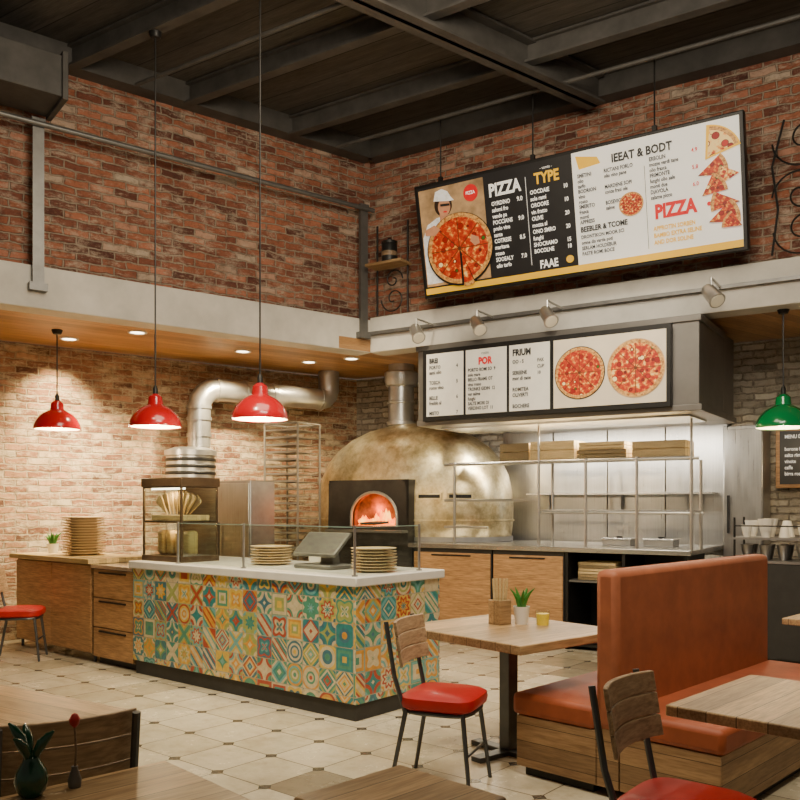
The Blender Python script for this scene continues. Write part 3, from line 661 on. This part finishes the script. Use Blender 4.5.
# cup rack cabinet at right
cr=thing('cup_cabinet','dark sideboard with raised steel cup rack','cabinet',Wp(4.02,-.25),RW)
box('body',KICK,0,1.6,0,.55,.06,.95,cr,bev=.005); box('plinth',BLACK,.02,1.58,.04,.53,0,.06,cr)
box('shelf',STEELD,0,1.6,.02,.5,1.17,1.19,cr); box('top',STEELD,-.01,1.61,-.01,.56,.95,.975,cr)
for x in (.02,.8,1.58):
    for y in (.03,.49): G().tube([(x,y,.97),(x,y,1.38)],.01,8).out('post',BLACK,cr)
G().tube([(.02,.03,1.30),(1.58,.03,1.30)],.007,6).out('rail',BLACK,cr)
for row,(z,mt,R_) in enumerate(((1.19,CERW,1.2),(.975,STEELD,1.1))):
    cup=None
    for i in range(9):
        for j in range(2):
            if cup is None:
                cup=G().lathe([(a_*R_,b_*R_) for a_,b_ in [(0,0),(.03,0),(.042,.05),(.058,.13),(.054,.13),(.038,.05),(.026,.008),(0,.008)]],seg=18).out('cup',mt); o=cup
            else: o=cup.copy(); COL.objects.link(o)
            sz=random.choice((.75,1.,1.12)) if row==0 else 1.
            o.location=Wp(4.13+.165*i+random.uniform(-.01,.01),-.42-.2*j+random.uniform(-.02,.02),z); o.scale=(min(sz,1.05),min(sz,1.05),sz)
            if row==0 and random.random()<.35: o.rotation_euler=(pi,0,random.random()); o.location.z=z+.13*R_*sz+.001
            top(o,('white ceramic cup on the raised rack','dark steel cup beneath the rack')[row],'cup',group=('white cups on the rack','steel cups under the rack')[row])

# ------------------------------------------------------------ pendant lamps
def pendant(X,Y,zb,rr,ztop,mat,lab,watt=18):
    t=thing('pendant_lamp',lab,'pendant lamp',(X,Y,zb)); k=rr/.22
    p=[(.215,0),(.22,.0),(.223,.012),(.215,.05),(.19,.10),(.145,.15),(.095,.18),(.065,.195),(.058,.26),(.03,.285),(.0,.29)]
    G().lathe([(a*k,b*k) for a,b in p],seg=36).out('lamp_shade',mat,t)
    p=[(.213,.003),(.205,.05),(.18,.10),(.135,.145),(.08,.175),(0,.18)]
    G().lathe([(a*k,b*k) for a,b in p],seg=36).out('shade_lining',LAMPI,t)
    G().lathe([(0,.03),(.03,.045),(.04,.075),(.03,.11),(.015,.14),(.0,.15)],seg=16).out('bulb',EMW,t)
    h=ztop-zb; G().tube([(0,0,.28*k),(0,0,h-.02)],.007,6).out('cord',BLACK,t)
    G().lathe([(0,.27*k),(.022,.27*k),(.022,.33*k),(.008,.36*k),(0,.36*k)],seg=12).out('socket',BLACK,t)
    G().lathe([(0,h-.05),(.04,h-.045),(.055,h-.01),(.055,h),(0,h)],seg=20).out('canopy',BLACK,t)
    l=D.lights.new('bulb_light','POINT'); l.energy=watt; l.color=(1,.76,.44); l.shadow_soft_size=.05
    lo=D.objects.new('bulb_light',l); COL.objects.link(lo); lo.location=(X,Y,zb-.03)
pendant(-3.55,8.8,2.28,.23,3.31,LAMPR,'red enamel dome pendant hung under the wooden soffit',34)
pendant(-2.11,7.33,2.17,.22,5.57,LAMPR,'red enamel dome pendant on a long black cord',44)
pendant(-1.10,6.68,2.17,.22,5.57,LAMPR,'red enamel dome pendant on a long cord above the tiled counter',48)
pendant(3.54,7.85,2.21,.24,3.31,LAMPG,'green enamel dome pendant near the kitchen',18)

# recessed downlights
def spot(p,tgt,e,size,col=(1,.78,.48),blend=.6,r=.05):
    l=D.lights.new('spot_light','SPOT'); l.energy=e; l.color=col; l.spot_size=rad(size); l.spot_blend=blend; l.shadow_soft_size=r
    o=D.objects.new('spot_light',l); COL.objects.link(o); o.location=p; o.rotation_euler=(Vector(tgt)-Vector(p)).to_track_quat('-Z','Y').to_euler()
for X,Y,e in ((-2.75,8.9,950),(-3.6,9.25,420),(-1.85,10.0,760),(-1.15,10.75,150),(-.6,10.5,150)):
    t=thing('recessed_downlight','round recessed downlight in the wooden soffit','downlight',(X,Y,3.31),group='soffit downlights')
    G().lathe([(.075,-.012),(.10,-.012),(.10,.0),(.075,.0)],seg=24).out('ring',CERW,t); G().lathe([(0,-.006),(.075,-.006),(.075,0),(0,0)],seg=24).out('lens',EMS,t)
    w_=Vector((X,Y,0))+Vector((-sin(RL),cos(RL),0))*1.1
    spot((X,Y,3.28),(w_.x,w_.y,1.3),e,82,(1,.81,.48),1.)
# track with spot heads
tk=top(G().box(0,5.8,-.06,-.01,3.50,3.535).out('light_track',GREYM,loc=C,rz=RW),'long thin grey light track fixed along the white ledge','light track')
for s in (.90,1.64,2.42,3.98,5.0):
    t=thing('track_spotlight','grey cylindrical track spotlight on the white ledge','spotlight',Wp(s,.062,3.52),RW,group='track spotlights')
    G().tube([(0,0,.0),(0,-.36,0),(0,-.36,-.12)],.012,8).out('bracket',RAILM,t)
    dirv=Vector((.55,-.45,-.70)).normalized(); c0=Vector((0,-.36,-.14))
    G().tube([c0-dirv*.09,c0-dirv*.06,c0+dirv*.08,c0+dirv*.12],[.045,.062,.068,.075],18).out('head',RAILM,t)
    G().tube([c0+dirv*.12,c0+dirv*.124],.062,16).out('lens',LAMPI,t)
    a_=Wp(s+.1,.62,3.25); b_=Wp(s+.2,2.6,.6); spot(a_,b_,65,70,(1,.84,.60))

# wall posts, rail, duct box
def post(x):
    t=thing('steel_post','grey steel channel post fixed to the upper brick wall','post',Lp(x,-.02,3.5),RL,group='upper wall posts')
    g=G(); g.box(-.035,.035,-.03,.03,0,1.48); g.box(-.05,.05,-.035,-.025,0,1.48); g.out('channel',GREYM,t); box('base_plate',GREYM,-.08,.08,-.05,.02,-.05,.02,t); box('cap',GREYM,-.06,.06,-.045,.045,1.48,1.52,t)
post(-3.75); post(-.12)
top(G().tube([(-7,0,0),(0,0,0)],.025,10).out('conduit_pipe',GREYM,loc=Lp(0,-.08,4.96),rz=RL),'long grey pipe running along the upper brick wall','pipe')
hv=thing('air_duct','dark rectangular air duct below the ceiling','duct',Lp(-3.66,-.02,5.06),RL)
g=G(); g.box(-4,-.0,-.5,0,0,.36); g.box(-.02,.03,-.53,.0,-.03,.39); g.box(-1.2,-1.16,-.52,.0,-.02,.38); g.out('body',BEAM,hv,bev=.006)

# wrought iron
def spiral(cx,cz,r0,turns,a0,sg=1):
    o=[]
    for i in range(34):
        f=i/33; a=a0+sg*turns*2*pi*f; r=r0*(1-.85*f); o.append((cx+r*cos(a),0,cz+r*sin(a)))
    return o
wi=thing('wrought_iron_scroll','black wrought iron scroll ornament on the upper wall','wall ornament',Wp(4.42,.02,3.75),RW)
G().tube([(.0,0,0),(.05,0,.4),(.0,0,.8),(.1,0,1.2)],.010,8).out('stem',BLACK,wi)
for cx,cz,r,t_,a0,sg in ((.27,1.0,.27,1.3,pi,1),(.24,.52,.24,1.3,pi,-1),(.26,.2,.25,1.4,pi,1),(.62,.75,.32,1.5,0,1),(.65,.25,.28,1.4,0,-1)): G().tube(spiral(cx,cz,r,t_,a0,sg),.009,6).out('scroll',BLACK,wi)
sh=thing('corner_shelf','small wooden shelf on a black iron scroll frame','shelf',Wp(.12,.0,3.72),RW)
for x in (0,.42): G().tube([(x,-.02,0),(x,-.02,1.05)],.012,8).out('upright',BLACK,sh)
for cx,cz,r,t_,a0,sg in ((.21,.18,.17,1.3,pi,1),(.21,.40,.13,1.2,0,1)): G().tube(spiral(cx,cz,r,t_,a0,sg),.009,6).out('scroll',BLACK,sh)
box('shelf_board',WOODL,-.03,.46,-.24,.0,.53,.56,sh,bev=.003)
kp_=thing('black_canister','dark lidded canister on the iron corner shelf','canister',Wp(.36,.13,4.281),RW)
G().lathe([(0,0),(.085,0),(.09,.02),(.09,.20),(.085,.21),(0,.21)],seg=24).out('body',BLACK,kp_)
G().lathe([(0,.21),(.093,.21),(.093,.24),(.03,.26),(.02,.28),(0,.285)],seg=24).out('lid',BLACK,kp_)
G().lathe([(.0905,.07),(.0915,.07),(.0915,.12),(.0905,.12)],seg=24).out('sticker',WOODG,kp_)

# ------------------------------------------------------------ chairs (front = +y)
def chair():
    t=thing('dining_chair','x','chair',(0,0,0))
    G().lathe([(0,0),(.18,0),(.203,.015),(.208,.04),(.203,.066),(.17,.084),(0,.09)],(0,0,.42),48,n=5).out('seat',RED,t)
    G().tube([(.18*cos(a)/((abs(cos(a))**4+abs(sin(a))**4)**(1/4)),.18*sin(a)/((abs(cos(a))**4+abs(sin(a))**4)**(1/4)),.41) for a in [2*pi*i/28 for i in range(28)]],.013,8,closed=True).out('seat_frame',IRON,t)
    for sx in (-1,1):
        G().tube([(sx*.15,.15,.42),(sx*.19,.20,.0)],[.014,.011],8).out('leg',IRON,t)
        G().tube([(sx*.16,-.16,.42),(sx*.19,-.24,.0)],[.014,.011],8).out('leg',IRON,t)
        G().tube([(sx*.165,-.165,.41),(sx*.19,-.215,.6),(sx*.19,-.262,.88)],.013,8).out('backrest_post',IRON,t)
    N=10
    for za,zb_ in ((.645,.722),(.725,.802),(.805,.88)):
        g=G(); rows=[]
        for z in (za,zb_):
            yo=-.045*(z-.63)/.27-.005
            rows.append([(-.205+.41*i/N,-.195+yo+.045*(((i-N/2)/(N/2))**2),z) for i in range(N+1)])
        F=[[g.bm.verts.new(p) for p in r_] for r_ in rows]; B=[[g.bm.verts.new((p[0],p[1]-.018,p[2])) for p in r_] for r_ in rows]
        for i in range(N):
            g.bm.faces.new((F[0][i],F[0][i+1],F[1][i+1],F[1][i])); g.bm.faces.new((B[0][i],B[0][i+1],B[1][i+1],B[1][i]))
        for j in (0,N): g.bm.faces.new((F[0][j],F[1][j],B[1][j],B[0][j]))
        for k in (0,1):
            for i in range(N): g.bm.faces.new((F[k][i],F[k][i+1],B[k][i+1],B[k][i]))
        g.out('backrest_slat',WOODS,t,bev=.004)
    G().tube([(-.175,.175,.2),(.175,.175,.2)],.008,6).out('stretcher',IRON,t)
    return t
ch0=chair(); ch0.location=(.24,4.58,0); ch0.rotation_euler=(0,0,rad(-22-90)); ch0['label']='metal chair with red cushion and slatted back at the square table'
def chx(x,y,face,lab): return dup(ch0,(x,y,0),rad(face-90),label=lab)
chx(.98,2.90,-38,'metal chair with red seat and slatted wooden back beside the booth')
chx(-3.69,8.28,12,'dark metal chair with a red seat beside the oak cabinet')
chx(-1.09,2.66,123,'slatted wooden backed metal chair tucked under the worn table')

# ------------------------------------------------------------ tables
def table(cx,cy,ang,w,d,lab,z=.75,th=.042):
    t=thing('dining_table',lab,'table',(cx,cy,0),ang)
    box('tabletop',WOODL,-w/2,w/2,-d/2,d/2,z-th,z,t,bev=.006)
    box('pedestal',IRON,-.04,.04,-.04,.04,.03,z-th,t,bev=.004)
    q_=min(.28,w/2-.03,d/2-.03)
    g=G(); g.box(-q_,q_,-.04,.04,0,.03); g.box(-.04,.04,-q_,q_,0,.03); g.out('base',IRON,t,bev=.004)
    g=G(); g.box(-q_*.8,q_*.8,-.03,.03,z-th-.022,z-th); g.box(-.03,.03,-q_*.8,q_*.8,z-th-.022,z-th); g.out('bracket',IRON,t); return t
table(.655,5.13,rad(40),.92,1.02,'square light oak table with a grey pedestal by the booth',z=.76,th=.05)
a2=rad(46); e2=Vector((cos(a2),sin(a2))); f2=Vector((sin(a2),-cos(a2)))
p1=Vector((.995,3.19)); cc=p1+e2*.40+f2*.6; table(cc.x,cc.y,a2,.8,1.2,'light oak table beside the orange booth')
table(3.04,5.62,a2,.7,.75,'light oak table at the far end of the booth')
uu=Vector((cos(RW),sin(RW))); nn_=Vector((sin(RW),-cos(RW)))
p=Vector((-.98,3.12)); cc=p-uu*.55+nn_*.35; table(cc.x,cc.y,RW,1.1,.7,'worn wooden table by the tiled aisle')
ld=Vector((cos(rad(223)),sin(rad(223)))); rd=Vector((cos(rad(-47)),sin(rad(-47)))); ap=Vector((-.69,2.50)); cc=ap+ld*.5+rd*.25
table(cc.x,cc.y,rad(43),1.0,.50,'worn wooden table holding a dark green plant')
sl_=thing('wooden_stool','high stool with a square oak slab seat','stool',(.0,2.16,0),rad(45))
box('seat',WOODL,-.195,.195,-.195,.195,.725,.76,sl_,bev=.012)
for sx in (-1,1):
    for sy in (-1,1): G().tube([(sx*.13,sy*.13,.725),(sx*.17,sy*.17,0)],.014,8).out('leg',IRON,sl_)
G().tube([(.155,.155,.22),(-.155,.155,.22),(-.155,-.155,.22),(.155,-.155,.22)],.008,6,closed=True).out('foot_ring',IRON,sl_)
gp=thing('potted_plant','glossy dark green bulbous vase with thick rounded leaves','potted plant',(-.95,2.19,.75))
G().lathe([(0,0),(.024,0),(.036,.016),(.042,.04),(.037,.066),(.022,.09),(.019,.10),(.014,.096),(0,.09)],seg=24).out('vase',DLEAF,gp)
for a_,l_ in ((.2,.075),(2.3,.085),(4.3,.07),(3.3,.10)):
    p=[Vector((.010*cos(a_),.010*sin(a_),.09))]+[Vector(((.010+.045*f*f)*cos(a_),(.010+.045*f*f)*sin(a_),.09+l_*f)) for f in (.3,.6,.85,1.)]
    G().tube(p,[.006,.011,.014,.010,.003],10).out('leaf',DLEAF,gp)
fl=thing('bud_vase','single red flower bud in a slim vase','vase',(-.865,2.26,.75))
G().lathe([(0,0),(.016,0),(.018,.02),(.008,.05),(.009,.055),(0,.055)],seg=14).out('vase',GREYM,fl)
G().tube([(0,0,.03),(.004,0,.10),(0,0,.16)],.003,6).out('stem',WOODG,fl)
G().lathe([(0,0),(.012,.012),(.015,.025),(.008,.038),(0,.042)],(0,0,.155),10).out('flower',RED,fl)
# things on the square table
hl=thing('breadstick_holder','tapered wooden holder for breadsticks on the table','holder',(.62,5.28,.76),rad(40))
g=G(); g.box(-.05,.05,-.05,-.042,0,.15); g.box(-.05,.05,.042,.05,0,.15); g.box(-.05,-.042,-.042,.042,0,.15); g.box(.042,.05,-.042,.042,0,.15); g.box(-.05,.05,-.05,.05,0,.01); g.out('body',WOODL,hl,bev=.002)
for i in range(5):
    o=G().tube([(0,0,0),(.001,0,.13),(.002,0,.27)],[.009,.009,.008],8).out('breadstick',CRATE,loc=(.62+.013*(i-2),5.28+.010*((i*2)%3-1),.772)); o.rotation_euler=(.02*(i-2),.03*(i-2),0)
    top(o,'thin pale breadstick standing in the wooden holder','breadstick',group='breadsticks in the holder')
potted((.755,5.28,.76),CERW,LEAF,.052,.11,.19,7,'green succulent in a white cup on the square table')
cd=thing('candle_cup','small yellow candle in a glass cup','candle',(.88,5.24,.76)); G().lathe([(0,0),(.036,0),(.04,.07),(0,.07)],seg=20).out('wax',YEL,cd); G().lathe([(.041,0),(.045,.09)],seg=20).out('glass',GLASS,cd)

# ------------------------------------------------------------ booth
bo=thing('booth_bench','double sided restaurant booth in rust orange leather on wooden base','booth',(1.098,4.30,0),a2)
BL=2.02
box('backrest',ORANGE,0,BL,.0,.13,.34,1.165,bo,bev=.035)
for y0,y1 in ((.10,.66),(-.55,.02)):
    box('seat',ORANGE2,.0,BL,y0+(.03 if y0>0 else 0),y1,.33,.455,bo,bev=.03)
    box('base',WOODB,.03,BL-.01,y0+.02,y1-.03,.05,.33,bo,bev=.004)
    box('end_panel',WOODBE,.01,.03,y0+.02,y1-.03,.05,.33,bo,bev=.002)
    box('plinth',BLACK,.04,BL-.04,y0+.06,y1-.07,0,.05,bo)
box('end_panel',WOODBE,.01,.035,-.0,.13,.05,.38,bo)

# ------------------------------------------------------------ lights
def area(p,tgt,e,sx,sy,col=(1,.84,.61)):
    l=D.lights.new('area_light','AREA'); l.energy=e; l.color=col; l.shape='RECTANGLE'; l.size=sx; l.size_y=sy
    o=D.objects.new('area_light',l); COL.objects.link(o); o.location=p; o.rotation_euler=(Vector(tgt)-Vector(p)).to_track_quat('-Z','Y').to_euler()
area((-.2,5.0,5.2),(-.6,7.0,0),135,2.5,2)
area((.8,3.0,4.6),(1.3,9.2,3.1),180,2.5,1.2,(1,.88,.69))  # unseen front fill added to brighten the upper wall and menu board
area((0,2.5,3.6),(0,6.0,5.8),22,3,1,(1,.90,.76))  # unseen uplight added to lighten the ceiling
area(Wp(2.3,-.35,2.28),Wp(2.3,-.9,0),110,2.4,.5,(1,.93,.80))
spot((-1.6,4.2,5.2),(-1.0,6.6,.4),760,48,(1,.85,.58),1.,.25)
spot((1.2,2.6,5.0),(1.1,4.9,.4),260,44,(1,.84,.58),1.,.25)
spot((-.6,7.2,5.2),(.0,10.6,1.8),700,38,(1,.85,.58),1.,.2)
spot((1.4,5.6,5.2),(2.4,9.4,1.5),380,40,(1,.92,.76),1.,.2)
spot((-1.8,1.6,5.0),(-1.0,2.6,.7),70,50,(1,.82,.56),.9,.25)  # unseen spot added to lighten the near-left tables
for p,e,c_ in ((Wp(-.03,-.19,1.45),4.5,(1,.28,.04)),(Kp(cx_+.28,cy_+.12,1.60),4.5,(1,.62,.25)),(Kp(cx_+.28,cy_+.10,1.30),2.5,(1,.62,.25))):
    l=D.lights.new('glow_light','POINT'); l.energy=e; l.color=c_; l.shadow_soft_size=.05
    o=D.objects.new('glow_light',l); COL.objects.link(o); o.location=p
w=D.worlds.new('world'); SC.world=w; w.use_nodes=True; bg=w.node_tree.nodes['Background']; bg.inputs[0].default_value=(1,.88,.70,1); bg.inputs[1].default_value=.13

# ------------------------------------------------------------ camera
cam=D.cameras.new('camera'); co=D.objects.new('camera',cam); COL.objects.link(co); SC.camera=co
co.location=(0,0,1.5); co.rotation_euler=(pi/2,0,0); cam.sensor_width=36; cam.lens=38.25; cam.shift_y=.131; cam.clip_start=.05
